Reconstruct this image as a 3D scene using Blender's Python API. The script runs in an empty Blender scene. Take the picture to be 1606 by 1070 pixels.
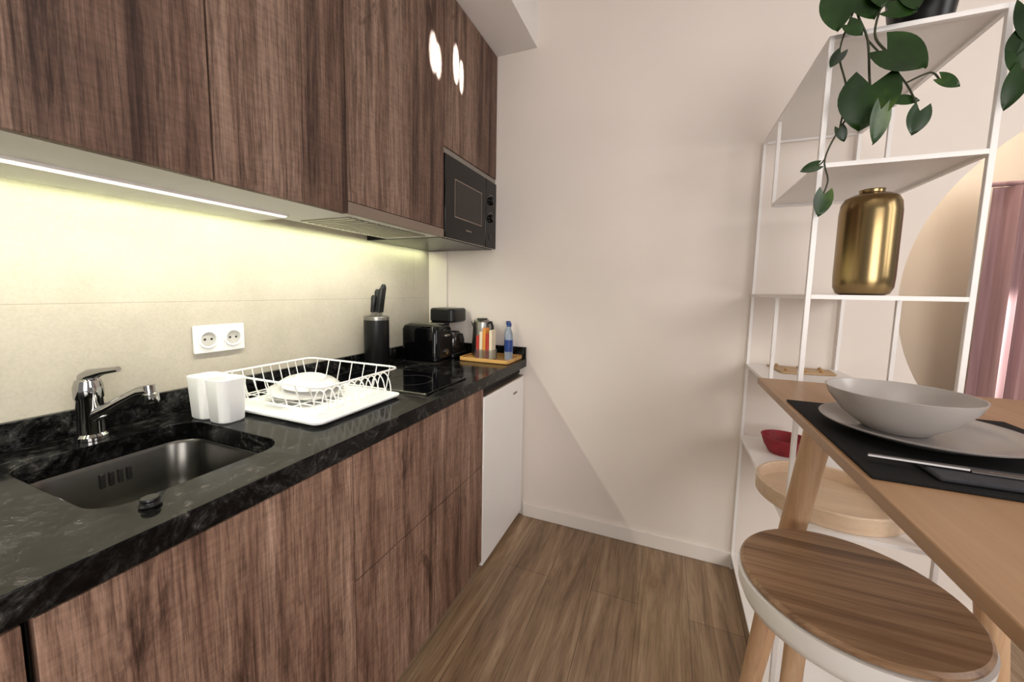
import bpy, bmesh, math, random
from mathutils import Vector, Matrix
random.seed(7)
S = bpy.context.scene
COL = S.collection
S.view_settings.view_transform = 'Standard'

# ------------------------------------------------------------------ materials
def srgb(r, g, b):
    f = lambda c: ((c/255+0.055)/1.055)**2.4 if c/255 > 0.04045 else c/255/12.92
    return (f(r), f(g), f(b), 1)

def base(name):
    m = bpy.data.materials.new(name); m.use_nodes = True
    nt = m.node_tree
    return m, nt, nt.nodes['Principled BSDF']

def coords(nt, scale=(1, 1, 1), rot=(0, 0, 0), loc=(0, 0, 0)):
    tc = nt.nodes.new('ShaderNodeTexCoord'); mp = nt.nodes.new('ShaderNodeMapping')
    mp.inputs['Scale'].default_value = scale; mp.inputs['Rotation'].default_value = rot; mp.inputs['Location'].default_value = loc
    nt.links.new(tc.outputs['Object'], mp.inputs['Vector'])
    return mp.outputs['Vector']

def noise(nt, vec, scale, detail=4, rough=.55, dist=0):
    n = nt.nodes.new('ShaderNodeTexNoise')
    n.inputs['Scale'].default_value = scale; n.inputs['Detail'].default_value = detail
    n.inputs['Roughness'].default_value = rough; n.inputs['Distortion'].default_value = dist
    nt.links.new(vec, n.inputs['Vector'])
    return n.outputs['Fac']

def ramp(nt, fac, stops):
    r = nt.nodes.new('ShaderNodeValToRGB')
    while len(r.color_ramp.elements) < len(stops): r.color_ramp.elements.new(.5)
    for e, (p, c) in zip(r.color_ramp.elements, stops): e.position = p; e.color = c
    nt.links.new(fac, r.inputs['Fac'])
    return r.outputs['Color']

def mix(nt, a, b, fac, mode='MULTIPLY'):
    n = nt.nodes.new('ShaderNodeMix'); n.data_type = 'RGBA'; n.blend_type = mode
    n.inputs['Factor'].default_value = fac
    nt.links.new(a, n.inputs['A']); nt.links.new(b, n.inputs['B'])
    return n.outputs['Result']

def bump(nt, b, h, strength, dist=.002):
    n = nt.nodes.new('ShaderNodeBump'); n.inputs['Strength'].default_value = strength; n.inputs['Distance'].default_value = dist
    nt.links.new(h, n.inputs['Height']); nt.links.new(n.outputs['Normal'], b.inputs['Normal'])

def plain(name, c, rough=.5, metal=0, var=.06, scale=8, bmp=0, trans=0, emit=0, coat=0, spec=None):
    m, nt, b = base(name)
    v = coords(nt); f = noise(nt, v, scale, 3)
    lo = tuple(x*(1-var) for x in c[:3])+(1,); hi = tuple(min(1, x*(1+var)) for x in c[:3])+(1,)
    nt.links.new(ramp(nt, f, [(.3, lo), (.7, hi)]), b.inputs['Base Color'])
    b.inputs['Roughness'].default_value = rough; b.inputs['Metallic'].default_value = metal
    b.inputs['Transmission Weight'].default_value = trans
    b.inputs['Coat Weight'].default_value = coat
    if spec is not None: b.inputs['Specular IOR Level'].default_value = spec
    if emit:
        b.inputs['Emission Color'].default_value = c; b.inputs['Emission Strength'].default_value = emit
    if bmp: bump(nt, b, noise(nt, v, scale*12, 3), bmp)
    return m

def wood(name, stops, grain, across=18, along=1.1, rough=.5, streak=.6, fine=90, dist=.5, detail=7, frough=.62, blotch=.8, spec=.5):
    m, nt, b = base(name)
    sc = [across]*3; sc[grain] = along
    v = coords(nt, tuple(sc))
    f = noise(nt, v, 1.0, detail, frough, dist)
    c = ramp(nt, f, stops)
    sf = [fine]*3; sf[grain] = fine*.035
    f2 = noise(nt, coords(nt, tuple(sf)), 1.0, 5, .65)
    c2 = ramp(nt, f2, [(.3, (.38, .35, .33, 1)), (.52, (1, 1, 1, 1))])
    c = mix(nt, c, c2, streak)
    s3 = [2.6]*3; s3[grain] = .9
    c3 = ramp(nt, noise(nt, coords(nt, tuple(s3)), 1, 2), [(.3, (.68, .66, .66, 1)), (.7, (1.0, 1.0, 1.0, 1))])
    c = mix(nt, c, c3, blotch)
    nt.links.new(c, b.inputs['Base Color'])
    b.inputs['Roughness'].default_value = rough
    b.inputs['Specular IOR Level'].default_value = spec
    bump(nt, b, f2, .18, .001)
    return m

M = {}

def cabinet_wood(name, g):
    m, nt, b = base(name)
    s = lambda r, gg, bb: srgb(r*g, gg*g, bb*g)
    f = noise(nt, coords(nt, (7, 7, .65)), 1, 10, .75, 1.3)
    c = ramp(nt, f, [(.33, s(80, 56, 46)), (.43, s(118, 89, 75)), (.53, s(148, 118, 101)), (.65, s(176, 146, 128))])
    f1 = noise(nt, coords(nt, (24, 24, .9), loc=(3, 1, 2)), 1, 9, .75, .9)
    c = mix(nt, c, ramp(nt, f1, [(.37, (.30, .26, .25, 1)), (.46, (.78, .76, .75, 1)), (.54, (1, 1, 1, 1))]), .85)
    f2 = noise(nt, coords(nt, (210, 210, 9)), 1, 5, .74)
    c = mix(nt, c, ramp(nt, f2, [(.37, (.42, .39, .38, 1)), (.52, (1, 1, 1, 1)), (.7, (1.28, 1.28, 1.27, 1))]), .9)
    f3 = noise(nt, coords(nt, (26, 26, 130)), 1, 3, .6)
    c = mix(nt, c, ramp(nt, f3, [(.35, (.72, .71, .7, 1)), (.6, (1, 1, 1, 1))]), .65)
    f4 = noise(nt, coords(nt, (6, 6, 1.9), loc=(7, 2, 5)), 1, 5, .65, 1.8)
    c = mix(nt, c, ramp(nt, f4, [(.32, (.24, .2, .19, 1)), (.41, (1, 1, 1, 1))]), .8)
    nt.links.new(c, b.inputs['Base Color'])
    b.inputs['Roughness'].default_value = .58
    b.inputs['Specular IOR Level'].default_value = .3
    bump(nt, b, f2, .25, .001)
    return m
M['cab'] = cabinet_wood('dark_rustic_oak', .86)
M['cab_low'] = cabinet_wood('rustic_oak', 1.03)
M['stool_wood'] = wood('stool_oak', [(.3, srgb(108, 78, 54)), (.44, srgb(140, 106, 76)), (.56, srgb(164, 130, 98)), (.7, srgb(148, 114, 84))], 0, 42, 1.6, .42, .6, 190, .25, 6, .6, .3)
M['oak'] = wood('oak_leg', [(.3, srgb(186, 144, 108)), (.6, srgb(210, 174, 138)), (.8, srgb(224, 192, 158))], 2, 20, 1.5, .5, .3)
M['table'] = wood('table_veneer', [(.3, srgb(158, 121, 86)), (.5, srgb(172, 134, 98)), (.75, srgb(184, 147, 112))], 1, 14, .8, .36, .2)
M['tray_wood'] = wood('pale_tray_wood', [(.3, srgb(218, 190, 160)), (.6, srgb(232, 206, 176)), (.8, srgb(240, 216, 190))], 0, 18, 1.4, .5, .2)
M['bamboo'] = wood('bamboo', [(.3, srgb(196, 142, 72)), (.6, srgb(220, 172, 100)), (.8, srgb(230, 186, 118))], 0, 24, 1.5, .45, .3)
M['board_wood'] = wood('tan_board_wood', [(.3, srgb(186, 148, 100)), (.6, srgb(206, 170, 122)), (.8, srgb(218, 184, 138))], 0, 24, 1.5, .45, .25)

def floor_mat():
    m, nt, b = base('floor_planks')
    br = nt.nodes.new('ShaderNodeTexBrick')
    nt.links.new(coords(nt, rot=(0, 0, math.pi/2), loc=(.31, .05, 0)), br.inputs['Vector'])
    br.inputs['Scale'].default_value = 1; br.inputs['Brick Width'].default_value = 1.25; br.inputs['Row Height'].default_value = .19
    br.inputs['Mortar Size'].default_value = .0013; br.inputs['Mortar Smooth'].default_value = .2
    br.inputs['Color1'].default_value = (.80, .79, .78, 1); br.inputs['Color2'].default_value = (1, 1, 1, 1)
    br.inputs['Mortar'].default_value = (.34, .32, .3, 1); br.offset = .37
    f = noise(nt, coords(nt, (20, 1.4, 1)), 1, 10, .7, .8)
    c = ramp(nt, f, [(.3, srgb(108, 84, 62)), (.45, srgb(144, 118, 91)), (.58, srgb(168, 142, 114)), (.72, srgb(188, 163, 136))])
    f2 = noise(nt, coords(nt, (170, 6, 1)), 1, 5, .65)
    c = mix(nt, c, ramp(nt, f2, [(.34, (.5, .46, .43, 1)), (.52, (1, 1, 1, 1))]), .6)
    f3 = noise(nt, coords(nt, (7, 1.2, 1), loc=(4, 4, 0)), 1, 3, .6, 1)
    c = mix(nt, c, ramp(nt, f3, [(.33, (.62, .59, .57, 1)), (.52, (1, 1, 1, 1))]), .7)
    c = mix(nt, c, br.outputs['Color'], 1)
    nt.links.new(c, b.inputs['Base Color']); b.inputs['Roughness'].default_value = .36
    bump(nt, b, f2, .1, .001)
    return m
M['floor'] = floor_mat()

def tile_mat():
    m, nt, b = base('splashback_tile')
    tc = nt.nodes.new('ShaderNodeTexCoord'); sp = nt.nodes.new('ShaderNodeSeparateXYZ'); cb = nt.nodes.new('ShaderNodeCombineXYZ')
    nt.links.new(tc.outputs['Object'], sp.inputs[0]); nt.links.new(sp.outputs['Y'], cb.inputs['X'])
    ad = nt.nodes.new('ShaderNodeMath'); ad.operation = 'ADD'; ad.inputs[1].default_value = -1.217+3.0
    nt.links.new(sp.outputs['Z'], ad.inputs[0]); nt.links.new(ad.outputs[0], cb.inputs['Y'])
    br = nt.nodes.new('ShaderNodeTexBrick'); nt.links.new(cb.outputs[0], br.inputs['Vector'])
    br.inputs['Scale'].default_value = 1; br.inputs['Brick Width'].default_value = 1.8; br.inputs['Row Height'].default_value = .3
    br.inputs['Mortar Size'].default_value = .001; br.inputs['Mortar Smooth'].default_value = .1; br.offset = 0
    br.inputs['Color1'].default_value = (1, 1, 1, 1); br.inputs['Color2'].default_value = (.98, .98, .98, 1); br.inputs['Mortar'].default_value = (.72, .7, .66, 1)
    v = coords(nt)
    c = ramp(nt, noise(nt, v, 4, 8, .68), [(.3, srgb(174, 167, 153)), (.5, srgb(183, 176, 162)), (.7, srgb(191, 184, 170))])
    c = mix(nt, c, ramp(nt, noise(nt, v, 150, 3), [(.3, (.88, .88, .87, 1)), (.6, (1, 1, 1, 1))]), .7)
    c = mix(nt, c, br.outputs['Color'], 1)
    nt.links.new(c, b.inputs['Base Color']); b.inputs['Roughness'].default_value = .5
    return m
M['tile'] = tile_mat()

def granite():
    m, nt, b = base('black_stone')
    v = coords(nt)
    c = ramp(nt, noise(nt, v, 45, 8, .75, .6), [(.43, (.003, .003, .0032, 1)), (.57, (.011, .0108, .0105, 1)), (.70, (.042, .040, .038, 1))])
    c2 = ramp(nt, noise(nt, v, 6, 8, .72, 2.5), [(.43, (.4, .4, .4, 1)), (.52, (1, 1, 1, 1)), (.60, (4.0, 3.9, 3.8, 1))])
    nt.links.new(mix(nt, c, c2, 1), b.inputs['Base Color'])
    r = ramp(nt, noise(nt, v, 14, 6, .7), [(.35, (.07, .07, .07, 1)), (.65, (.20, .20, .20, 1))])
    nt.links.new(r, b.inputs['Roughness'])
    b.inputs['Specular IOR Level'].default_value = .16
    bump(nt, b, noise(nt, v, 70, 5), .08, .001)
    return m
M['granite'] = granite()

M['wall'] = plain('wall_paint', srgb(230, 220, 211), .85, var=.015, scale=3, bmp=.05)
M['ceil'] = plain('ceiling_paint', srgb(228, 223, 219), .9, var=.01, scale=3)
M['skirt'] = plain('skirting_white', srgb(234, 226, 218), .5, var=.01)
M['beige'] = plain('beige_paint', srgb(216, 202, 184), .85, var=.02, scale=3)
M['white'] = plain('white_enamel', srgb(242, 240, 237), .35, var=.01)
M['white_metal'] = plain('white_powder_coat', srgb(238, 234, 231), .4, var=.01)
M['carcass'] = plain('white_melamine', srgb(236, 235, 230), .5, var=.01)
M['dark'] = plain('dark_gap', srgb(26, 22, 20), .7)
M['black'] = plain('black_plastic', srgb(16, 16, 17), .32, spec=.35)
M['gloss'] = plain('black_glass', srgb(5, 5, 6), .08, spec=.3)
M['hobglass'] = plain('hob_glass', srgb(6, 6, 8), .05)
M['steel'] = plain('brushed_steel', srgb(156, 153, 148), .32, 1, .05, 40)
M['sinksteel'] = plain('sink_steel', srgb(108, 106, 101), .28, 1, .06, 30)
M['chrome'] = plain('chrome', srgb(190, 189, 187), .07, 1, .01)
M['cutlery'] = plain('cutlery_steel', srgb(104, 101, 100), .38, 1, .02)
M['grey'] = plain('grey_metal', srgb(140, 126, 114), .45, .6, .02)
M['plastic'] = plain('white_plastic', srgb(236, 236, 234), .4, var=.01)
M['well'] = plain('socket_shade', srgb(182, 180, 174), .5, var=.01)  # grey colours in the shading of the recessed white socket faces
M['ceramic'] = plain('white_ceramic', srgb(206, 205, 201), .2, var=.01)
M['stone'] = plain('grey_stoneware', srgb(168, 161, 156), .22, var=.03, scale=20)
M['stone_dark'] = plain('dark_grey_stoneware', srgb(146, 139, 136), .25, var=.03, scale=20)
M['gold'] = plain('brushed_gold', srgb(150, 128, 90), .24, 1, .06, 6)
M['mat_cloth'] = plain('black_placemat_weave', srgb(17, 16, 17), .75, var=.3, scale=300, spec=.2)
M['napkin'] = plain('charcoal_cloth', srgb(46, 45, 50), .9, var=.2, scale=60)
M['red'] = plain('red_weave', srgb(140, 22, 36), .6, var=.25, scale=60, bmp=.3)
M['soil'] = plain('soil', srgb(40, 28, 20), .95)
M['stem'] = plain('green_stem', srgb(46, 50, 26), .6)
M['window'] = plain('oven_window', srgb(40, 35, 32), .12, spec=.3)
M['label'] = plain('pale_print', srgb(190, 188, 184), .5)
M['blue'] = plain('blue_print', srgb(34, 62, 130), .3, var=.1)
M['bottle'] = plain('clear_bottle', srgb(190, 205, 222), .08, trans=.6, var=.02)
M['glass'] = plain('clear_glass', srgb(235, 238, 238), .03, trans=.95, var=.0)
M['coffee_glass'] = plain('smoked_glass', srgb(60, 54, 50), .04, trans=.7)
M['paper_red'] = plain('red_paper', srgb(176, 50, 40), .6)
M['paper_cream'] = plain('cream_paper', srgb(232, 218, 190), .6)
M['paper_orange'] = plain('orange_paper', srgb(214, 142, 62), .6)
M['led'] = plain('led_diffuser', (1.0, 1.0, .86, 1), .5, emit=1.7, var=0)

def leaf_mat():
    m, nt, b = base('leaf_green')
    c = ramp(nt, noise(nt, coords(nt), 9, 4), [(.3, srgb(16, 34, 9)), (.55, srgb(32, 58, 18)), (.75, srgb(78, 100, 38))])
    nt.links.new(c, b.inputs['Base Color']); b.inputs['Roughness'].default_value = .3
    b.inputs['Specular IOR Level'].default_value = .28
    return m
M['leaf'] = leaf_mat()

def curtain_mat():
    m, nt, b = base('mauve_curtain')
    c = ramp(nt, noise(nt, coords(nt, (30, 30, 1)), 1, 3), [(.3, srgb(136, 104, 106)), (.7, srgb(178, 144, 144))])
    nt.links.new(c, b.inputs['Base Color']); b.inputs['Roughness'].default_value = .9
    return m
M['curtain'] = curtain_mat()

# ------------------------------------------------------------------ mesh helpers
def box(bm, x0, x1, y0, y1, z0, z1):
    vs = [bm.verts.new((x, y, z)) for x in (x0, x1) for y in (y0, y1) for z in (z0, z1)]
    for f in ((0, 1, 3, 2), (4, 6, 7, 5), (0, 4, 5, 1), (2, 3, 7, 6), (0, 2, 6, 4), (1, 5, 7, 3)):
        bm.faces.new([vs[i] for i in f])
    return bm

def ring(bm, c, u, v, r, n):
    return [bm.verts.new(c + u*(r*math.cos(2*math.pi*i/n)) + v*(r*math.sin(2*math.pi*i/n))) for i in range(n)]

def bridge(bm, a, b):
    n = len(a)
    for i in range(n): bm.faces.new((a[i], a[(i+1) % n], b[(i+1) % n], b[i]))

def tube(bm, pts, r, n=8, closed=False):
    pts = [Vector(p) for p in pts]; m = len(pts)
    rr = r if isinstance(r, (list, tuple)) else [r]*m
    rings = []; u = None
    for i, p in enumerate(pts):
        a = pts[i-1] if (i > 0 or closed) else p
        b = pts[(i+1) % m] if (i < m-1 or closed) else p
        t = (b-a).normalized()
        if u is None:
            u = t.cross(Vector((0, 0, 1)))
            if u.length < .1: u = t.cross(Vector((1, 0, 0)))
        u = (u - t*u.dot(t)).normalized(); v = t.cross(u)
        rings.append(ring(bm, p, u, v, rr[i], n))
    for i in range(m-1): bridge(bm, rings[i], rings[i+1])
    if closed: bridge(bm, rings[-1], rings[0])
    else:
        bm.faces.new(rings[0][::-1]); bm.faces.new(rings[-1])
    return bm

def lathe(bm, prof, c=(0, 0, 0), n=48, axis=None):
    c = Vector(c); ax = Vector(axis or (0, 0, 1)).normalized()
    u = ax.orthogonal().normalized() if axis else Vector((1, 0, 0)); v = ax.cross(u)
    prev = None
    for r, z in prof:
        cur = [bm.verts.new(c+ax*z)] if r < 1e-6 else ring(bm, c+ax*z, u, v, r, n)
        if prev:
            if len(prev) == 1 and len(cur) > 1:
                for i in range(n): bm.faces.new((prev[0], cur[i], cur[(i+1) % n]))
            elif len(cur) == 1 and len(prev) > 1:
                for i in range(n): bm.faces.new((prev[i], prev[(i+1) % n], cur[0]))
            elif len(cur) > 1: bridge(bm, prev, cur)
        prev = cur
    return bm

def rrect(x0, x1, y0, y1, r, n=8):
    out = []
    for cx, cy, a0 in ((x1-r, y1-r, 0), (x0+r, y1-r, 90), (x0+r, y0+r, 180), (x1-r, y0+r, 270)):
        for i in range(n+1):
            a = math.radians(a0+90*i/n); out.append((cx+r*math.cos(a), cy+r*math.sin(a)))
    return out

def loft(bm, loops, cap0=True, cap1=True):
    rs = [[bm.verts.new(p) for p in l] for l in loops]
    for a, b in zip(rs, rs[1:]): bridge(bm, a, b)
    if cap0: bm.faces.new(rs[0][::-1])
    if cap1: bm.faces.new(rs[-1])
    return bm

def rounded_slab(bm, x0, x1, y0, y1, z0, z1, r, e=.004):
    L = lambda d, z: [(x, y, z) for x, y in rrect(x0+d, x1-d, y0+d, y1-d, max(r-d, .001))]
    return loft(bm, [L(e, z0), L(0, z0+e), L(0, z1-e), L(e, z1)])

def holed(bm, outer, hole, ext):          # planar plate with a hole, extruded by ext
    edges = []
    for loop in (outer, hole):
        vs = [bm.verts.new(p) for p in loop]
        edges += [bm.edges.new((vs[i], vs[(i+1) % len(vs)])) for i in range(len(vs))]
    res = bmesh.ops.triangle_fill(bm, edges=edges, use_beauty=True)
    fs = [g for g in res['geom'] if isinstance(g, bmesh.types.BMFace)]
    ex = bmesh.ops.extrude_face_region(bm, geom=fs)
    bmesh.ops.translate(bm, vec=ext, verts=[g for g in ex['geom'] if isinstance(g, bmesh.types.BMVert)])
    return bm

BASE = {}
def obj(name, bm, mat, parent=None, bevel=0, label=None, smooth=True, seg=2):
    bmesh.ops.recalc_face_normals(bm, faces=bm.faces)
    org = BASE.get(parent.name, Vector((0, 0, 0))) if parent else Vector((0, 0, 0))
    for v in bm.verts: v.co -= org
    me = bpy.data.meshes.new(name); bm.to_mesh(me); bm.free()
    o = bpy.data.objects.new(name, me); COL.objects.link(o)
    me.materials.append(M[mat])
    if smooth:
        for p in me.polygons: p.use_smooth = True
        me.set_sharp_from_angle(angle=math.radians(35))
    if bevel:
        md = o.modifiers.new('bevel', 'BEVEL'); md.width = bevel; md.segments = seg; md.limit_method = 'ANGLE'; md.angle_limit = math.radians(40)
    if parent: o.parent = parent; BASE[o.name] = org
    if label: o['label'] = label
    return o

def thing(name, label, cat, loc, group=None):
    o = bpy.data.objects.new(name, None); COL.objects.link(o); o.empty_display_size = .05
    o.location = loc; BASE[o.name] = Vector(loc)
    o['label'] = label; o['category'] = cat
    if group: o['group'] = group
    return o

def single(name, bm, mat, label, cat, loc, group=None, **k):
    for v in bm.verts: v.co -= Vector(loc)
    o = obj(name, bm, mat, None, **k); o.location = loc
    o['label'] = label; o['category'] = cat
    if group: o['group'] = group
    return o

def struct(name, bm, mat, **k):
    o = obj(name, bm, mat, **k); o['kind'] = 'structure'; return o

B = bmesh.new
def bx(*a): return box(B(), *a)

# ------------------------------------------------------------------ camera
def camera():
    h = 1.2649; f = 605.41; th, ph, ro = .3933, .0987, -.0174
    f0 = Vector((-math.sin(th), math.cos(th), 0)); r0 = Vector((math.cos(th), math.sin(th), 0)); d0 = Vector((0, 0, -1))
    fw = math.cos(ph)*f0+math.sin(ph)*d0; dn = math.cos(ph)*d0-math.sin(ph)*f0
    r = math.cos(ro)*r0+math.sin(ro)*dn; d = math.cos(ro)*dn-math.sin(ro)*r0
    cd = bpy.data.cameras.new('camera'); co = bpy.data.objects.new('camera', cd); COL.objects.link(co)
    m = Matrix((r, -d, -fw)).transposed().to_4x4(); m.translation = Vector((0, 0, h)); co.matrix_world = m
    cd.sensor_width = 36; cd.lens = f/1606*36; cd.shift_x = (803-795.83)/1606; cd.shift_y = (516.35-535)/1606; cd.clip_start = .02
    S.camera = co
camera()

# ------------------------------------------------------------------ the room
XW, YB = -1.318, 1.967
XR = 2.4
struct('floor', bx(XW-.1, XR, -1.6, 2.75, -.05, 0), 'floor')
struct('wall_left', bx(XW-.1, XW, -1.6, YB+.1, 0, 2.75), 'tile')
bm = B()
circ = [(1.545+.725*math.cos(2*math.pi*i/120), YB, 1.275+.725*math.sin(2*math.pi*i/120)) for i in range(120)]
holed(bm, [(XW, YB, 0), (XR, YB, 0), (XR, YB, 2.75), (XW, YB, 2.75)], circ, (0, .09, 0))
struct('wall_back', bm, 'wall', smooth=False)
struct('wall_alcove_back', bx(.5, XR, 2.65, 2.72, 0, 2.75), 'beige')
struct('wall_alcove_left', bx(.5, .56, YB+.091, 2.65, 0, 2.75), 'beige')
struct('ceiling', bx(XW-.1, XR, -1.6, 2.75, 2.75, 2.8), 'ceil')
struct('trim_1', bx(XW+.001, -1.195, YB-.02, YB, .963, 1.486), 'wall')
struct('trim_2', bx(XW+.001, -.68, -1.6, YB, 2.488, 2.75), 'ceil')
struct('baseboard_back', bx(-.70, XR, YB-.013, YB, 0, .075), 'skirt', bevel=.003)

# ------------------------------------------------------------------ wall cabinets
XU = -.897
def wall_cab(y0, y1, z0, z1, label):
    t = thing('wall_cabinet', label, 'cabinet', (XW+.2, (y0+y1)/2, z0), 'wood grain wall cabinets')
    obj('body', bx(XW+.001, XU-.021, y0+.0005, y1-.0005, z0, z1), 'carcass', t)
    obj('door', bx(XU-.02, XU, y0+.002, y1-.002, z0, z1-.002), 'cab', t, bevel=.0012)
    return t
wall_cab(-.06, .537, 1.486, 2.486, 'tall wood grain wall cabinet over the sink, cut by the left picture edge')
wall_cab(.537, .905, 1.486, 2.486, 'narrower wood grain wall cabinet above the dish rack, left of the extractor hood')
wall_cab(.905, 1.439, 1.524, 2.486, 'wood grain wall cabinet directly above the slim extractor hood')
wall_cab(1.439, 1.965, 1.863, 2.486, 'short wood grain wall cabinet above the black microwave')

t = thing('extractor_hood', 'slim grey extractor hood under the wall cabinet beside the microwave', 'extractor hood', (-1.05, 1.17, 1.486))
obj('front_strip', bx(XU-.015, XU+.001, .907, 1.437, 1.488, 1.522), 'grey', t, bevel=.001)
obj('body', bx(XW+.12, XU-.0155, .907, 1.437, 1.490, 1.5225), 'carcass', t)
bm = B()
for i in range(16): box(bm, -1.16, -.95, .96+i*.027, .974+i*.027, 1.486, 1.4895)
obj('filter_grille', bm, 'steel', t)

t = thing('light_strip', 'thin glowing strip light fixed under the wall cabinets', 'light', (-1.10, .4, 1.486))
obj('profile', bx(-1.116, -1.088, -.05, .86, 1.480, 1.486), 'white_metal', t)
obj('diffuser', bx(-1.111, -1.093, -.045, .855, 1.4775, 1.4798), 'led', t)

# microwave
t = thing('microwave', 'black built-in microwave under the short wall cabinet', 'microwave', (-1.1, 1.70, 1.487))
obj('body', bx(XW+.002, XU-.022, 1.442, 1.963, 1.488, 1.860), 'black', t)
obj('trim_frame', bx(XU-.021, XU-.004, 1.441, 1.964, 1.838, 1.861), 'steel', t, bevel=.001)
d = obj('door', bx(XU-.021, XU+.004, 1.443, 1.835, 1.490, 1.836), 'gloss', t, bevel=.003)
obj('window', bx(XU+.0041, XU+.0052, 1.53, 1.775, 1.59, 1.745), 'window', d, label='brownish see-through door window')
bm = B()
for a in ((1.52, 1.785, 1.745, 1.750), (1.52, 1.785, 1.585, 1.590), (1.52, 1.525, 1.59, 1.745), (1.78, 1.785, 1.59, 1.745)): box(bm, XU+.0041, XU+.0056, *a)
obj('window_border', bm, 'grey', d)
p = obj('control_panel', bx(XU-.021, XU+.004, 1.837, 1.963, 1.490, 1.836), 'gloss', t, bevel=.003)
for z in (1.735, 1.645):
    obj('knob', lathe(B(), [(0, 0), (.021, 0), (.021, .012), (.018, .016), (0, .016)], (XU+.0041, 1.90, z), 28, (1, 0, 0)), 'black', p)
    bm = B()
    for k in range(9):
        a = math.radians(-120+30*k)+math.pi/2
        cy, cz = 1.90+.031*math.cos(a), z+.031*math.sin(a); box(bm, XU+.0041, XU+.0046, cy-.0018, cy+.0018, cz-.0018, cz+.0018)
    obj('dial_mark', bm, 'label', p)
obj('open_button', bx(XU+.0041, XU+.006, 1.87, 1.93, 1.53, 1.56), 'black', p, bevel=.001)
obj('maker_mark', bx(XU+.0041, XU+.0046, 1.625, 1.68, 1.54, 1.546), 'grey', d)

# ------------------------------------------------------------------ base cabinets
XF, XC = -.699, -.708
def base_cab(y0, y1, label, fronts):
    t = thing('base_cabinet', label, 'cabinet', (-1.0, (y0+y1)/2, 0), 'wood grain base cabinets')
    obj('body', bx(XW+.05, XC-.0205, y0+.0005, y1-.0005, .06, .67), 'carcass', t)
    obj('plinth', bx(-.79, -.775, y0, y1, 0.001, .0595), 'dark', t)
    obj('finger_rail', bx(XC-.06, XC-.022, y0, y1, .672, .853), 'dark', t)
    for nm, z0, z1 in fronts:
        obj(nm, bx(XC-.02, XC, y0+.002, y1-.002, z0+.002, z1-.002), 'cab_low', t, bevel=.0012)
base_cab(-.25, .176, 'wood grain base cabinet at the bottom left corner, left of the sink cabinet', [('door', .06, .85)])
base_cab(.182, .712, 'wood grain base cabinet with one door in front of the sink', [('door', .06, .85)])
base_cab(.712, 1.452, 'wood grain base cabinet with two wide drawers beside the white fridge', [('drawer', .06, .508), ('drawer', .508, .85)])

# worktop with sink cut-out
SX0, SX1, SY0, SY1 = -1.19, -.815, .288, .615
t = thing('worktop', 'long black stone kitchen worktop with faint grey mottling', 'worktop', (-1.0, .9, .854))
hole = [(x, y, .90) for x, y in rrect(SX0, SX1, SY0, SY1, .06)]
bm = holed(B(), [(XW+.001, -.25, .90), (XF, -.25, .90), (XF, YB-.001, .90), (XW+.001, YB-.001, .90)], hole, (0, 0, -.045))
obj('slab', bm, 'granite', t, bevel=.002, smooth=False)
obj('upstand', bx(XW+.001, XW+.016, -.25, YB-.002, .9005, .962), 'granite', t, bevel=.0015)
obj('upstand', bx(XW+.017, XF-.002, YB-.017, YB-.001, .9005, .962), 'granite', t, bevel=.0015)

t = thing('sink', 'stainless steel sink bowl set under the black worktop', 'sink', ((SX0+SX1)/2, (SY0+SY1)/2, .715))
def sl(d, z, r=.06): return [(x, y, z) for x, y in rrect(SX0+d, SX1-d, SY0+d, SY1-d, r)]
bm = loft(B(), [sl(-.012, .8535), sl(-.001, .8535), sl(.003, .845), sl(.008, .76), sl(.016, .738, .055), sl(.035, .726, .05), sl(.07, .723, .04)], False, True)
obj('bowl', bm, 'sinksteel', t)
obj('drain', lathe(B(), [(0, .004), (.018, .004), (.02, .001), (.04, .006), (.044, .002), (.044, -.002)], (-1.0, .45, .724), 32), 'steel', t)
bm = B()
for i in range(4): rounded_slab(bm, SX0+.0065, SX0+.011, .425+i*.016, .434+i*.016, .795, .828, .002, .001)
obj('overflow_slot', bm, 'dark', t)
single('drain_knob', lathe(B(), [(0, 0), (.015, 0), (.0155, .003), (.013, .005), (.012, .008), (.013, .011), (.012, .014), (0, .0145)], (-.775, .336, .901), 28), 'black',
       'small black drain control knob on the worktop in front of the sink', 'knob', (-.775, .336, .901))

# faucet
FX, FY = -1.242, .441
t = thing('faucet', 'chrome single lever mixer tap behind the sink', 'faucet', (FX, FY, .901))
obj('body', lathe(B(), [(0, 0), (.029, 0), (.029, .008), (.024, .014), (.0235, .095), (.026, .10), (.026, .125), (.022, .14), (.012, .147), (0, .148)], (FX, FY, .901), 36), 'chrome', t)
sp = obj('spout', tube(B(), [(FX+.015, FY+.004, .958), (FX+.05, FY+.013, .975), (FX+.10, FY+.025, 1.002), (FX+.14, FY+.035, 1.022), (FX+.165, FY+.041, 1.026)], [.016, .014, .0125, .012, .012], 18), 'chrome', t)
obj('aerator', lathe(B(), [(0, 0), (.012, 0), (.012, .018), (.015, .02), (.015, .036), (.013, .04), (0, .04)], (FX+.163, FY+.041, 1.038), 24, (.1, .02, -1)), 'chrome', sp)
lv = tube(B(), [(FX-.005, FY, 1.044), (FX+.01, FY+.003, 1.054), (FX+.045, FY+.012, 1.064), (FX+.085, FY+.022, 1.071)], [.017, .014, .008, .006], 16)
obj('lever', lv, 'chrome', t)

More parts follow.
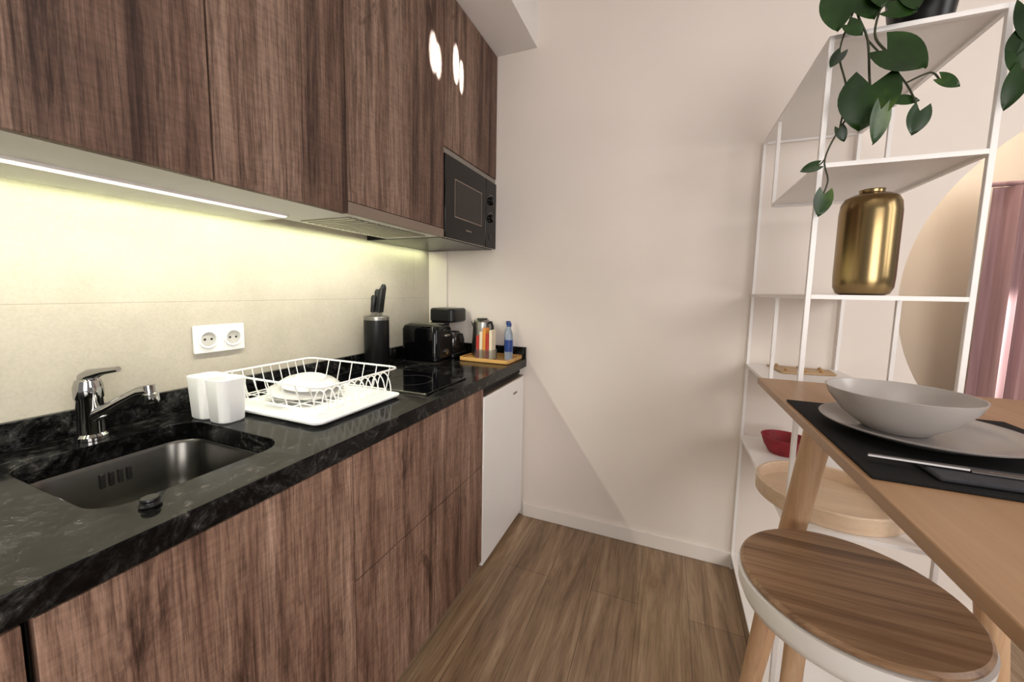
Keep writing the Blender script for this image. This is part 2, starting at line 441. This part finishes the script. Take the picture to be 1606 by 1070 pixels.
# ------------------------------------------------------------------ dish rack and tray
TX0, TX1, TY0, TY1 = -1.20, -.818, .705, 1.05
t = thing('drip_tray', 'flat white plastic drip tray under the wire dish rack', 'tray', (-1.02, .88, .901))
def tl(d, z): return [(x, y, z) for x, y in rrect(TX0+d, TX1-d, TY0+d, TY1-d, .025)]
obj('pan', loft(B(), [tl(.012, .901), tl(.0, .909), tl(0, .914), tl(.006, .914), tl(.014, .906)]), 'plastic', t)
t = thing('dish_rack', 'white wire dish rack standing on the white drip tray', 'dish rack', (-1.04, .89, .907))
RX0, RX1, RY0, RY1 = -1.255, -.838, .735, 1.06
wr = .0022
def rim(d, z, r=.03): return [(x, y, z) for x, y in rrect(RX0+d, RX1-d, RY0+d, RY1-d, r, 5)]
obj('rim', tube(B(), rim(0, .998), wr+.001, 8, True), 'white', t)
obj('base_loop', tube(B(), rim(.022, .922), wr, 8, True), 'white', t)
bm = B()
n = 9
for i in range(n):
    y = RY0+.035+(RY1-RY0-.07)*i/(n-1)
    tube(bm, [(RX0, y, .998), (RX0+.018, y, .932), (RX0+.026, y, .92), (RX1-.026, y, .92)], wr*.75, 6)
for i in range(7):
    x = RX0+.04+(RX1-RX0-.08)*i/6
    tube(bm, [(x, RY0, .998), (x, RY0+.018, .932), (x, RY0+.026, .92), (x, RY1-.026, .92), (x, RY1-.018, .932), (x, RY1, .998)], wr*.75, 6)
obj('basket_wires', bm, 'white', t)
bm = B()
for i in range(10):
    y = RY0+.03+i*.0285
    pts = [(RX1-.005-.028+.028*math.cos(math.pi*k/10), y, .924+.06*math.sin(math.pi*k/10)) for k in range(11)]
    tube(bm, pts, wr*.85, 6)
obj('plate_loops', bm, 'white', t)
for x in (RX0+.08, RX1-.06):
    for y in (RY0+.05, RY1-.07): obj('foot', lathe(B(), [(0, 0), (.006, 0), (.006, .013), (0, .013)], (x, y, .9067), 12), 'white', t)
# crockery in the rack
def dish(prof, tilt, pos, mat, name, lab, cat):
    bm = lathe(B(), prof, (0, 0, 0), 48)
    bmesh.ops.rotate(bm, verts=bm.verts, cent=(0, 0, 0), matrix=Matrix.Rotation(math.radians(tilt), 3, 'Y'))
    bmesh.ops.translate(bm, verts=bm.verts, vec=pos)
    single(name, bm, mat, lab, cat, pos)
dish([(0, .012), (.06, .013), (.065, .018), (.07, .012), (.112, 0), (.110, -.003), (.07, .006), (0, .007)], 5, (-1.075, .89, .937), 'ceramic', 'plate', 'white plate lying upside down under the bowl in the dish rack', 'plate')
dish([(0, .017), (.045, .018), (.048, .022), (.052, .018), (.075, .011), (.090, 0), (.087, 0), (.073, .008), (.045, .014), (0, .014)], 7, (-1.06, .89, .957), 'ceramic', 'bowl', 'shallow white ceramic bowl drying upside down in the wire dish rack', 'bowl')
# cutlery holder
t = thing('cutlery_holder', 'white plastic twin cutlery holder between the tap and the dish rack', 'cutlery holder', (-1.13, .655, .901))
for cx in (-1.174, -1.094):
    def cl(d, z): return [(x, y, z) for x, y in rrect(cx-.0395+d, cx+.0395-d, .617+d, .693-d, .022-d*.3)]
    obj('cup', loft(B(), [cl(.008, .901), cl(.005, .905), cl(0, 1.012), cl(-.0002, 1.018), cl(.003, 1.018), cl(.009, .91)]), 'plastic', t)

# hob
t = thing('hob', 'narrow black glass hob flush in the worktop beside the dish rack', 'hob', (-1.0, 1.25, .901))
g = obj('glass', rounded_slab(B(), -1.245, -.755, 1.10, 1.39, .901, .906, .008, .001), 'hobglass', t)
for cx in (-1.13, -.93):
    obj('cooking_ring', lathe(B(), [(.085, 0), (.0862, 0), (.0862, .0004), (.085, .0004), (.085, 0)], (cx, 1.245, .9061), 48), 'napkin', g)
obj('hob_strip', bx(-1.245, -.755, 1.092, 1.0995, .901, .9055), 'steel', t)  # thin steel strip along the near edge of the glass

# socket
t = thing('wall_socket', 'white double wall socket on the tiled splashback', 'socket', (XW+.001, .775, 1.10))
obj('plate', bx(XW+.001, XW+.010, .70, .850, 1.057, 1.143), 'plastic', t, bevel=.003)
for cy in (.738, .812):
    s = obj('socket_ring', lathe(B(), [(.0225, .0), (.0225, .006), (.027, .006), (.029, .004), (.029, 0), (.0225, 0)], (XW+.0102, cy, 1.10), 36, (1, 0, 0)), 'plastic', t)
    obj('recess', lathe(B(), [(0, 0), (.0222, 0), (.0222, .001), (0, .001)], (XW+.0102, cy, 1.10), 36, (1, 0, 0)), 'well', s)
    for dy in (-.0095, .0095): obj('pin_hole', lathe(B(), [(0, 0), (.0035, 0), (.0035, .0008), (0, .0008)], (XW+.0114, cy+dy, 1.10), 12, (1, 0, 0)), 'dark', s)

# knife holder and knives
KX, KY = -1.232, 1.40
t = thing('knife_holder', 'round black knife holder with a thin steel band beside the hob', 'knife holder', (KX, KY, .907))
obj('body', lathe(B(), [(0, 0), (.054, 0), (.056, .003), (.056, .216), (0, .216)], (KX, KY, .907), 40), 'black', t)
obj('band', lathe(B(), [(.0565, .2162), (.0565, .230), (.054, .232), (.050, .232), (.050, .217), (.0565, .2162)], (KX, KY, .907), 40), 'steel', t)
obj('bristle_insert', lathe(B(), [(0, .2165), (.0495, .2165), (.0495, .230), (0, .230)], (KX, KY, .907), 32), 'black', t)
kd = [('longest black handled knife, standing highest in the knife holder', .014, .014, 1.285, .10), ('black handled knife nearest the wall in the knife holder', -.014, .014, 1.262, .06),
      ('short black handled knife at the front of the knife holder', -.006, -.020, 1.235, .10), ('black handled knife leaning right in the knife holder', .022, -.012, 1.268, .14)]
for lab, dx, dy, zt, le in kd:
    z0 = 1.1375
    t = thing('knife', lab, 'knife', (KX+dx, KY+dy, z0), 'knives in the holder')
    L = zt-z0
    obj('bolster', tube(B(), [(KX+dx, KY+dy, z0), (KX+dx+le*.02, KY+dy, z0+.02)], .006, 10), 'steel', t)
    obj('handle', tube(B(), [(KX+dx+le*.02, KY+dy, z0+.0202), (KX+dx+le*L*.5, KY+dy+.002, z0+L*.5), (KX+dx+le*L*.9, KY+dy+.004, z0+L*.9), (KX+dx+le*L, KY+dy+.005, z0+L)], [.010, .011, .0135, .008], 12), 'black', t)

# toaster
t = thing('toaster', 'black two slot toaster on the worktop beside the knife holder', 'toaster', (-1.135, 1.665, .901))
TA = (-1.245, -1.03, 1.585, 1.745)
def to(d, z): return [(x, y, z) for x, y in rrect(TA[0]+d, TA[1]-d, TA[2]+d, TA[3]-d, .03)]
obj('body', loft(B(), [to(.006, .906), to(0, .915), to(0, 1.065), to(.006, 1.083), to(.02, 1.091)]), 'gloss', t)
bm = B()
for y in (1.628, 1.678): rounded_slab(bm, -1.22, -1.055, y, y+.024, 1.0905, 1.094, .006, .001)
obj('slot_frame', bm, 'steel', t)
obj('end_panel', rounded_slab(B(), TA[1]-.001, TA[1]+.003, 1.612, 1.718, .925, 1.06, .0015, .0008), 'black', t)
obj('lever', bx(TA[1]+.0032, TA[1]+.020, 1.645, 1.685, 1.03, 1.042), 'steel', t, bevel=.003)
obj('dial', lathe(B(), [(0, 0), (.014, 0), (.014, .01), (0, .012)], (TA[1]+.0032, 1.665, .955), 24, (1, 0, 0)), 'steel', t)
obj('foot_band', bx(-1.235, -1.04, 1.595, 1.735, .901, .906), 'steel', t)

# coffee maker
t = thing('coffee_maker', 'small black filter coffee maker in the corner behind the toaster', 'coffee maker', (-1.13, 1.86, .901))
q = -.040
obj('base_plate', rounded_slab(B(), -1.165+q, -1.0+q, 1.775, 1.935, .901, .925, .03), 'black', t)
obj('column', rounded_slab(B(), -1.165+q, -1.115+q, 1.785, 1.93, .9255, 1.09, .02), 'black', t)
obj('brew_head', rounded_slab(B(), -1.165+q, -1.01+q, 1.775, 1.935, 1.0905, 1.165, .03, .008), 'black', t)
cf = obj('carafe', lathe(B(), [(0, 0), (.045, 0), (.052, .02), (.054, .06), (.046, .095), (.038, .11), (.036, .11), (.044, .092), (.05, .06), (.048, .02), (0, .004)], (-1.058+q, 1.855, .926), 32), 'coffee_glass', t)
obj('carafe_handle', tube(B(), [(-1.02+q, 1.845, 1.02), (-.99+q, 1.835, 1.025), (-.98+q, 1.83, 1.0), (-.985+q, 1.835, .965), (-1.005+q, 1.84, .95)], .007, 10), 'black', cf)

# bamboo tray with kettle etc.
t = thing('bamboo_tray', 'small bamboo serving tray at the far end of the worktop', 'tray', (-.86, 1.84, .901))
def bl(d, z): return [(x, y, z) for x, y in rrect(-.99+d, -.715-d, 1.735+d, 1.945-d, .012)]
obj('tray', loft(B(), [bl(.003, .901), bl(0, .904), bl(0, .921), bl(.006, .921), bl(.008, .911)]), 'bamboo', t)
kx, ky, kz = -.925, 1.872, .912
t = thing('kettle', 'brushed steel electric kettle on the bamboo tray by the back wall', 'kettle', (kx, ky, kz))
obj('body', lathe(B(), [(0, 0), (.054, 0), (.056, .006), (.056, .02), (.055, .06), (.050, .15), (.047, .185), (.036, .196), (0, .199)], (kx, ky, kz), 40), 'steel', t)
obj('lid', lathe(B(), [(0, 0), (.030, 0), (.028, .006), (0, .008)], (kx, ky, kz+.1975), 28), 'black', t)
obj('handle', tube(B(), [(kx+.040, ky-.008, kz+.18), (kx+.060, ky-.015, kz+.186), (kx+.070, ky-.018, kz+.165), (kx+.070, ky-.018, kz+.10), (kx+.052, ky-.012, kz+.06)], .007, 10), 'black', t)
obj('spout', tube(B(), [(kx-.043, ky, kz+.160), (kx-.052, ky, kz+.178), (kx-.056, ky, kz+.188)], [.015, .012, .009], 12), 'steel', t)
# jar with sachets
jx, jy = -.855, 1.778
t = thing('jar', 'clear square jar of tea and sugar sachets on the bamboo tray', 'jar', (jx, jy, .912))
def jl(d, z): return [(x, y, z) for x, y in rrect(jx-.050+d, jx+.050-d, jy-.033+d, jy+.033-d, .008)]
obj('glass', loft(B(), [jl(.002, .912), jl(0, .915), jl(0, .965), jl(.002, .965), jl(.003, .917)]), 'glass', t)
cols = ['paper_red', 'paper_cream', 'paper_orange', 'paper_red', 'paper_cream']
names = ['red paper sachet at the left of the jar', 'cream paper sachet second from left in the jar', 'orange paper sachet in the middle of the jar', 'red paper sachet right of the orange sachet', 'cream paper sachet at the right of the jar']
for i in range(5):
    x = jx-.045+i*.0182; zt = 1.035+.05*((i*37) % 5)/5
    single('sachet', bx(x, x+.0165, jy-.026, jy+.022, .918, zt), cols[i], names[i], 'sachet', (x+.008, jy, .918), 'sachets in the jar', bevel=.002)
for i, (x, y, lab) in enumerate(((-.785, 1.905, 'clear blue capped water bottle behind, nearest the kettle'), (-.742, 1.81, 'clear blue capped water bottle at the right end of the bamboo tray'))):
    t = thing('bottle', lab, 'bottle', (x, y, .912), 'small water bottles')
    obj('glass_body', lathe(B(), [(0, 0), (.019, 0), (.021, .004), (.021, .125), (.017, .145), (.010, .160), (.0095, .172), (0, .172)], (x, y, .912), 28), 'bottle', t)
    obj('cap', lathe(B(), [(0, .1725), (.012, .1725), (.012, .192), (0, .193)], (x, y, .912), 24), 'blue', t)
    obj('paper_label', lathe(B(), [(.0213, .045), (.0216, .045), (.0216, .105), (.0213, .105), (.0213, .045)], (x, y, .912), 28), 'blue', t)

# fridge
t = thing('fridge', 'white under-counter fridge at the far end of the base cabinets', 'fridge', (-1.0, 1.71, 0))
obj('body', bx(XW+.06, XC-.048, 1.462, 1.955, .02, .806), 'white', t)
dr = obj('door', bx(XC-.046, XC, 1.460, 1.957, .03, .806), 'white', t, bevel=.006)
obj('maker_badge', bx(XC+.0002, XC+.0015, 1.80, 1.85, .735, .745), 'grey', dr)
obj('top_grip', bx(XC-.044, XC-.002, 1.47, 1.947, .8062, .812), 'grey', t)
obj('plinth_grille', bx(XC-.06, XC-.05, 1.47, 1.947, 0.002, .02), 'dark', t)
struct('gap_shade', bx(XC-.06, XC-.03, 1.455, 1.966, .815, .853), 'dark')  # dark bar painting the shade in the gap between fridge and worktop

# ------------------------------------------------------------------ open metal shelf
AX, CX, AY, BY, ZT = .335, .645, 1.238, 1.952, 1.899
t = thing('shelving_unit', 'tall open white metal shelving unit dividing the kitchen from the room', 'shelf', ((AX+CX)/2, (AY+BY)/2, 0))
w = .0058
def post(x, y, z0, z1): obj('post', bx(x-w, x+w, y-w, y+w, z0, z1), 'white_metal', t, bevel=.001)
for x in (AX, CX):
    for y in (AY, BY): post(x, y, 0, ZT)
    post(x, 1.716, 1.598, ZT-.012)
    post(x, 1.542, .968, 1.262)
def plate(y0, y1, z):
    bm = B(); box(bm, AX+w, CX-w, y0-w, y1+w, z-.003, z)
    for x in (AX, CX): box(bm, x-w, x+w, y0+w, y1-w, z-.011, z)
    for y in (y0, y1): box(bm, AX+w, CX-w, y-w, y+w, z-.011, z-.0031)
    obj('shelf', bm, 'white_metal', t)
plate(AY, BY, ZT); plate(AY, 1.716, 1.598); plate(AY, BY, 1.269); plate(1.542, BY, .966); plate(AY, BY, .64); plate(AY, BY, .07)

# gold vase
vx, vy, vz = .492, 1.37, 1.270
single('vase', lathe(B(), [(0, 0), (.046, 0), (.057, .005), (.064, .022), (.0655, .05), (.0655, .222), (.063, .246), (.056, .261), (.042, .269), (.030, .272), (.0265, .274), (.0262, .280), (.0275, .283), (.024, .283), (.022, .274), (.02, .266), (0, .25)], (vx, vy, vz), 56), 'gold',
       'brushed gold metal vase on the middle shelf', 'vase', (vx, vy, vz))
# wooden board with knobs
t = thing('peg_board', 'small flat tan wooden board with little knobs on the half-width shelf', 'board', (.50, 1.86, .967))
obj('board', loft(B(), [[(.40, 1.93, .967), (.42, 1.76, .967), (.60, 1.80, .967), (.61, 1.90, .967)], [(.40, 1.93, .973), (.42, 1.76, .973), (.60, 1.80, .973), (.61, 1.90, .973)]]), 'board_wood', t, bevel=.002)
for x, y in ((.43, 1.9), (.44, 1.8), (.50, 1.80), (.5, 1.88), (.56, 1.82), (.57, 1.88)):
    obj('knob', lathe(B(), [(0, 0), (.005, 0), (.007, .007), (0, .011)], (x, y, .9732), 14), 'board_wood', t)
# red basket
single('woven_basket', lathe(B(), [(0, 0), (.05, 0), (.068, .03), (.078, .062), (.08, .066), (.074, .066), (.062, .03), (.045, .006), (0, .006)], (.455, 1.80, .641), 40), 'red',
       'small red woven basket on the shelf behind the round wooden tray', 'basket', (.455, 1.80, .641))
# round tray
t = thing('round_tray', 'round pale wooden tray with a raised rim on the low shelf', 'tray', (.475, 1.42, .641))
obj('base', lathe(B(), [(0, 0), (.165, 0), (.168, .008), (0, .008)], (.475, 1.42, .641), 64), 'tray_wood', t)
obj('rim', lathe(B(), [(.1685, 0), (.178, 0), (.18, .003), (.18, .045), (.177, .048), (.171, .048), (.1685, .045), (.1685, 0)], (.475, 1.42, .641), 64), 'tray_wood', t)

# ------------------------------------------------------------------ trailing plant
px, py = .535, 1.33
t = thing('potted_plant', 'trailing green houseplant in a black pot on top of the white shelving unit', 'plant', (px, py, ZT+.001))
pot = obj('pot', lathe(B(), [(0, 0), (.05, 0), (.054, .004), (.068, .11), (.07, .115), (.064, .115), (.05, .02), (0, .02)], (px, py, ZT+.001), 36), 'black', t)
obj('soil', lathe(B(), [(0, .1), (.0605, .1), (.058, .085), (0, .085)], (px, py, ZT+.001), 28), 'soil', pot)
leaves = B(); stems = B()
def leaf(p, d, nrm, L, W, curl=.18):
    p = Vector(p); d = Vector(d).normalized(); nrm = Vector(nrm); nrm = (nrm-d*nrm.dot(d)).normalized(); s = d.cross(nrm)
    rows = []
    N = 10
    for i in range(N+1):
        tt = i/N; row = []
        wv = .5*(math.sin(math.pi*min(1, tt*.84+.16))**.8)*(1-.25*tt) if tt < 1 else 0
        for k in (-1, -.6, 0, .6, 1):
            yy = tt-.3*abs(k)*(1-tt)**2
            q = p+d*(yy*L)+s*(k*wv*W*1.1)+nrm*(-curl*L*tt*tt*.6+abs(k)*W*.12-abs(k)**2*W*.05)
            row.append(leaves.verts.new(q))
        rows.append(row)
    for a, b in zip(rows, rows[1:]):
        for i in range(4): leaves.faces.new((a[i], a[i+1], b[i+1], b[i]))
def vine(pts, r=.0026):
    P = [Vector(q) for q in pts]; out = []
    for i in range(len(P)-1):
        p0 = P[max(i-1, 0)]; p1 = P[i]; p2 = P[i+1]; p3 = P[min(i+2, len(P)-1)]
        for k in range(5):
            u = k/5
            out.append(.5*((2*p1)+(p2-p0)*u+(2*p0-5*p1+4*p2-p3)*u*u+(3*p1-p0-3*p2+p3)*u**3))
    out.append(P[-1]); tube(stems, out, r, 6)
top = (px, py, ZT+.11)
F = (-.15, -1, .25)
LV = [((.425, 1.185, 1.822), (.75, -.1, -.55), (-.1, -1, .45), .088, .10), ((.405, 1.19, 1.752), (-.15, 0, -1), F, .100, .112), ((.422, 1.175, 1.69), (-.05, 0, -1), (.5, -1, .1), .075, .05),
 ((.496, 1.19, 1.682), (-.15, 0, -1), (.2, -1, .3), .052, .046), ((.525, 1.19, 1.745), (.8, 0, -.5), F, .04, .03), ((.325, 1.19, 1.965), (.1, 0, -1), F, .08, .07),
 ((.372, 1.2, 1.965), (.5, 0, -1), F, .07, .06), ((.338, 1.2, 1.515), (-.1, 0, -1), (.4, -1, .1), .054, .048), ((.32, 1.2, 1.585), (-1, 0, -.3), F, .036, .028),
 ((.425, 1.2, 1.915), (.8, 0, -.2), F, .055, .042), ((.645, 1.19, 1.86), (.2, 0, -1), F, .075, .045), ((.64, 1.195, 1.775), (.4, 0, -1), F, .06, .04), ((.65, 1.19, 1.735), (-.25, 0, -1), F, .075, .04),
 ((.645, 1.195, 1.81), (-.3, 0, -1), F, .05, .035), ((.46, 1.2, 1.715), (.7, 0, -.1), F, .04, .026), ((.36, 1.21, 1.67), (.3, 0, -.8), F, .034, .024),
 ((.40, 1.2, 1.975), (.2, -.2, -1), (.2, -1, .3), .06, .055), ((.355, 1.2, 1.90), (.6, 0, -.6), F, .04, .034), ((.46, 1.2, 1.95), (.3, -.1, -1), F, .05, .045), ((.345, 1.2, 1.84), (-.5, 0, -.8), F, .034, .028),
 ((.50, 1.21, 1.97), (.9, -.2, -.3), F, .06, .05), ((.60, 1.22, 1.97), (.6, -.2, -.7), F, .06, .05),
 ((.60, 1.25, 2.02), (.5, -.6, .1), (0, -.4, 1), .08, .07), ((.47, 1.26, 2.02), (-.5, -.6, .0), (0, -.4, 1), .09, .08), ((.55, 1.36, 2.08), (.2, .2, .4), (0, -1, .4), .09, .08),
 ((.41, 1.27, 2.0), (-.8, -.2, .1), (0, -.8, .5), .08, .07), ((.52, 1.2, 2.03), (.1, -.7, -.2), (0, -.5, 1), .08, .07)]
for a in LV: leaf(*a)
vine([top, (.47, 1.24, 2.03), (.42, 1.205, 1.95), (.405, 1.20, 1.87), (.425, 1.19, 1.822)])
vine([top, (.44, 1.25, 2.04), (.37, 1.21, 1.95), (.395, 1.205, 1.86), (.405, 1.195, 1.752), (.422, 1.185, 1.69)])
vine([(.395, 1.205, 1.86), (.47, 1.20, 1.75), (.496, 1.195, 1.682)], .002)
vine([(.47, 1.20, 1.75), (.51, 1.2, 1.765), (.525, 1.195, 1.745)], .002)
vine([(.42, 1.185, 1.69), (.44, 1.2, 1.705), (.46, 1.2, 1.715)], .002)
vine([top, (.42, 1.25, 2.05), (.34, 1.21, 1.99), (.325, 1.195, 1.965)])
vine([(.405, 1.195, 1.752), (.36, 1.21, 1.67), (.335, 1.205, 1.60), (.345, 1.205, 1.55), (.338, 1.205, 1.515)], .002)
vine([(.37, 1.21, 1.95), (.345, 1.21, 1.85), (.365, 1.21, 1.76), (.36, 1.21, 1.67)], .002)
vine([(.335, 1.205, 1.60), (.328, 1.205, 1.59), (.32, 1.2, 1.585)], .002)
vine([top, (.60, 1.24, 2.03), (.655, 1.20, 1.94), (.645, 1.195, 1.86), (.655, 1.2, 1.80), (.64, 1.2, 1.775), (.655, 1.2, 1.75), (.65, 1.195, 1.735)])
for e in ((.60, 1.25, 2.02), (.47, 1.26, 2.02), (.55, 1.36, 2.08), (.41, 1.27, 2.0), (.52, 1.2, 2.03), (.40, 1.2, 1.975), (.46, 1.2, 1.95), (.50, 1.21, 1.97), (.60, 1.22, 1.97)):
    m_ = (Vector(top)+Vector(e))/2+Vector((0, 0, .03)); vine([top, m_, e], .002)
obj('stems', stems, 'stem', t); obj('leaves', leaves, 'leaf', t)

# ------------------------------------------------------------------ table
X0, X1, Y0, Y1, ZB = .227, .80, .02, 1.176, 1.05
t = thing('bar_table', 'high wooden bar table with a thin tan top and splayed legs', 'table', ((X0+X1)/2, (Y0+Y1)/2, 0))
obj('tabletop', bx(X0, X1, Y0, Y1, ZB-.016, ZB), 'table', t, bevel=.0015)
for sx, x in ((-1, X0+.12), (1, X1-.19)):
    for sy, y in ((-1, Y0+.10), (1, Y1-.10)):
        obj('leg', tube(B(), [(x, y, ZB-.0165), (x+sx*.127, y+sy*.03, 0)], [.029, .020], 20), 'oak', t)
obj('apron', bx(X0+.16, X1-.23, Y0+.14, Y1-.14, ZB-.041, ZB-.0166), 'oak', t)
single('placemat', bx(.234, .55, .572, .936, ZB+.0005, ZB+.0035), 'mat_cloth', 'black woven rectangular placemat on the bar table', 'placemat', (.39, .75, ZB+.0005), bevel=.001)
pz = ZB+.0042
single('dinner_plate', lathe(B(), [(0, 0), (.07, 0), (.075, .003), (.095, .008), (.118, .017), (.119, .019), (.116, .0195), (.093, .012), (.075, .007), (0, .006)], (.362, .772, pz), 64), 'stone_dark',
       'round grey stoneware dinner plate on the black placemat', 'plate', (.362, .772, pz))
bz = pz+.0075
single('soup_bowl', lathe(B(), [(0, 0), (.038, 0), (.042, .003), (.066, .022), (.083, .045), (.0885, .058), (.089, .060), (.0865, .060), (.079, .046), (.062, .026), (.038, .009), (0, .007)], (.336, .772, bz), 64), 'stone',
       'wide grey stoneware bowl stacked on the dinner plate', 'bowl', (.336, .772, bz))
single('napkin', rounded_slab(B(), .30, .46, .588, .640, pz, pz+.006, .004, .002), 'napkin', 'folded charcoal cloth napkin on the placemat under the cutlery', 'napkin', (.38, .61, pz))
t = thing('table_knife', 'polished steel table knife lying beside the grey dinner plate', 'knife', (.34, .615, pz+.0066))
kz2 = pz+.0075
obj('handle', loft(B(), [[(.245, .618, kz2), (.247, .624, kz2), (.34, .622, kz2), (.34, .614, kz2)], [(.246, .619, kz2+.004), (.248, .623, kz2+.004), (.34, .621, kz2+.004), (.34, .615, kz2+.004)]]), 'cutlery', t, bevel=.001)
obj('blade', loft(B(), [[(.3402, .613, kz2), (.3402, .623, kz2), (.43, .624, kz2), (.452, .616, kz2), (.44, .610, kz2)], [(.3402, .614, kz2+.0015), (.3402, .622, kz2+.0015), (.43, .623, kz2+.0015), (.45, .616, kz2+.0015), (.44, .611, kz2+.0015)]]), 'cutlery', t)

# ------------------------------------------------------------------ stool
sx, sy, sz = .330, .845, .745
t = thing('bar_stool', 'round bar stool with a dark wood seat and white shell at the table', 'stool', (sx, sy, 0))
obj('seat', lathe(B(), [(0, -.014), (.162, -.014), (.168, -.011), (.169, -.005), (.164, 0), (0, -.002)], (sx, sy, sz), 72), 'stool_wood', t)
obj('seat_shell', lathe(B(), [(0, -.078), (.10, -.078), (.145, -.074), (.163, -.062), (.170, -.045), (.1725, -.0145), (0, -.0145)], (sx, sy, sz), 72), 'white', t)
for a in (1, -1):
    for b in (1, -1):
        obj('leg', tube(B(), [(sx+a*.095, sy+b*.085, sz-.0785), (sx+a*.140, sy+b*.17, 0)], [.016, .011], 18), 'oak', t)
zf = .26; k = (sz-.0785-zf)/(sz-.0785)
fx, fy = .095+.045*k, .085+.085*k
bm = B()
for a, b in (((-1, -1), (1, -1)), ((1, -1), (1, 1)), ((1, 1), (-1, 1)), ((-1, 1), (-1, -1))):
    tube(bm, [(sx+a[0]*fx, sy+a[1]*fy, zf), (sx+b[0]*fx, sy+b[1]*fy, zf)], .008, 10)
obj('footrest', bm, 'white_metal', t)

# ------------------------------------------------------------------ curtain
bm = B(); N = 90; lo, hi = [], []
for i in range(N+1):
    x = 1.235+1.0*i/N; y = 2.33+.03*math.sin(i*.62)+.012*math.sin(i*1.7)
    lo.append(bm.verts.new((x, y, .05))); hi.append(bm.verts.new((x, y*.6+2.33*.4, 1.735)))
for i in range(N): bm.faces.new((lo[i], lo[i+1], hi[i+1], hi[i]))
single('curtain', bm, 'curtain', 'dusty pink pleated curtain hanging behind the round wall opening', 'curtain', (1.7, 2.33, .05))
single('curtain_rail', tube(B(), [(1.215, 2.33, 1.745), (2.39, 2.33, 1.745)], .010, 14), 'curtain', 'thin mauve curtain rail above the pleated curtain', 'curtain rail', (1.8, 2.33, 1.745))

# ------------------------------------------------------------------ light
wd = bpy.data.worlds.new('world'); S.world = wd; wd.use_nodes = True
wd.node_tree.nodes['Background'].inputs[0].default_value = (1, .965, .94, 1)
wd.node_tree.nodes['Background'].inputs[1].default_value = .29

def area(name, loc, target, sx, sy, e, c, spread=None):
    l = bpy.data.lights.new(name, 'AREA'); l.shape = 'RECTANGLE'; l.size = sx; l.size_y = sy; l.energy = e; l.color = c
    if spread: l.spread = math.radians(spread)
    o = bpy.data.objects.new(name, l); COL.objects.link(o); o.location = loc
    o.rotation_euler = (Vector(target)-Vector(loc)).to_track_quat('-Z', 'Y').to_euler()
    return o
area('rear_fill', (1.2, -1.5, 1.4), (-.3, 1.6, .6), 1.4, 1.4, 50, (1, .955, .925))  # added soft fill from behind the camera; no window stands there
area('side_fill', (2.3, .4, 1.9), (-.7, 1.5, .8), .9, 1.1, 18, (1, .965, .945))  # fill added on the right to brighten the fridge front; not a window
area('ceiling_fill', (.1, .3, 2.70), (.1, .3, 0), .9, .9, 6, (1, .94, .88))  # added overhead fill, without any fitting on the ceiling
o = area('strip_glow', (-1.102, .62, 1.474), (-1.102, .62, 0), .02, 1.9, 10, (1, .98, .82))
o.rotation_euler = (0, math.radians(4), 0)
o = area('strip_glow', (-1.275, .80, 1.478), (-1.275, .8, 0), .01, 2.2, 1.9, (.92, 1, .58))  # extra light added close to the wall to strengthen the strip's glow
o.rotation_euler = (0, math.radians(22), 0)
area('alcove_lamp', (1.0, 2.2, 2.6), (1.25, 2.6, 1.2), .5, .2, 12, (1, .93, .83))
def spot(name, loc, target, ang, e, sxy, blend=.15, c=(1, .98, .95), r=.004):
    l = bpy.data.lights.new(name, 'SPOT'); l.spot_size = ang; l.spot_blend = blend; l.energy = e; l.shadow_soft_size = r; l.color = c
    o = bpy.data.objects.new(name, l); COL.objects.link(o); o.location = loc
    o.rotation_euler = (Vector(target)-Vector(loc)).to_track_quat('-Z', 'Y').to_euler(); o.scale = (sxy[0], sxy[1], 1)
for ty, tz, an, sc in ((1.362, 2.185, .060, .36), (1.396, 2.17, .052, .32), (1.535, 2.23, .062, .28), (1.582, 2.20, .054, .24)):
    spot('sun_fleck', (1.7, .9, 2.3), (XU, ty, tz), an, 7000, (sc, 1), .3, (.72, .90, 1), .008)
spot('alcove_sun', (2.0, 2.09, 1.5), (1.34, 2.33, 1.08), .55, 150, (.6, 1), .5, (1, .95, .92), .03)
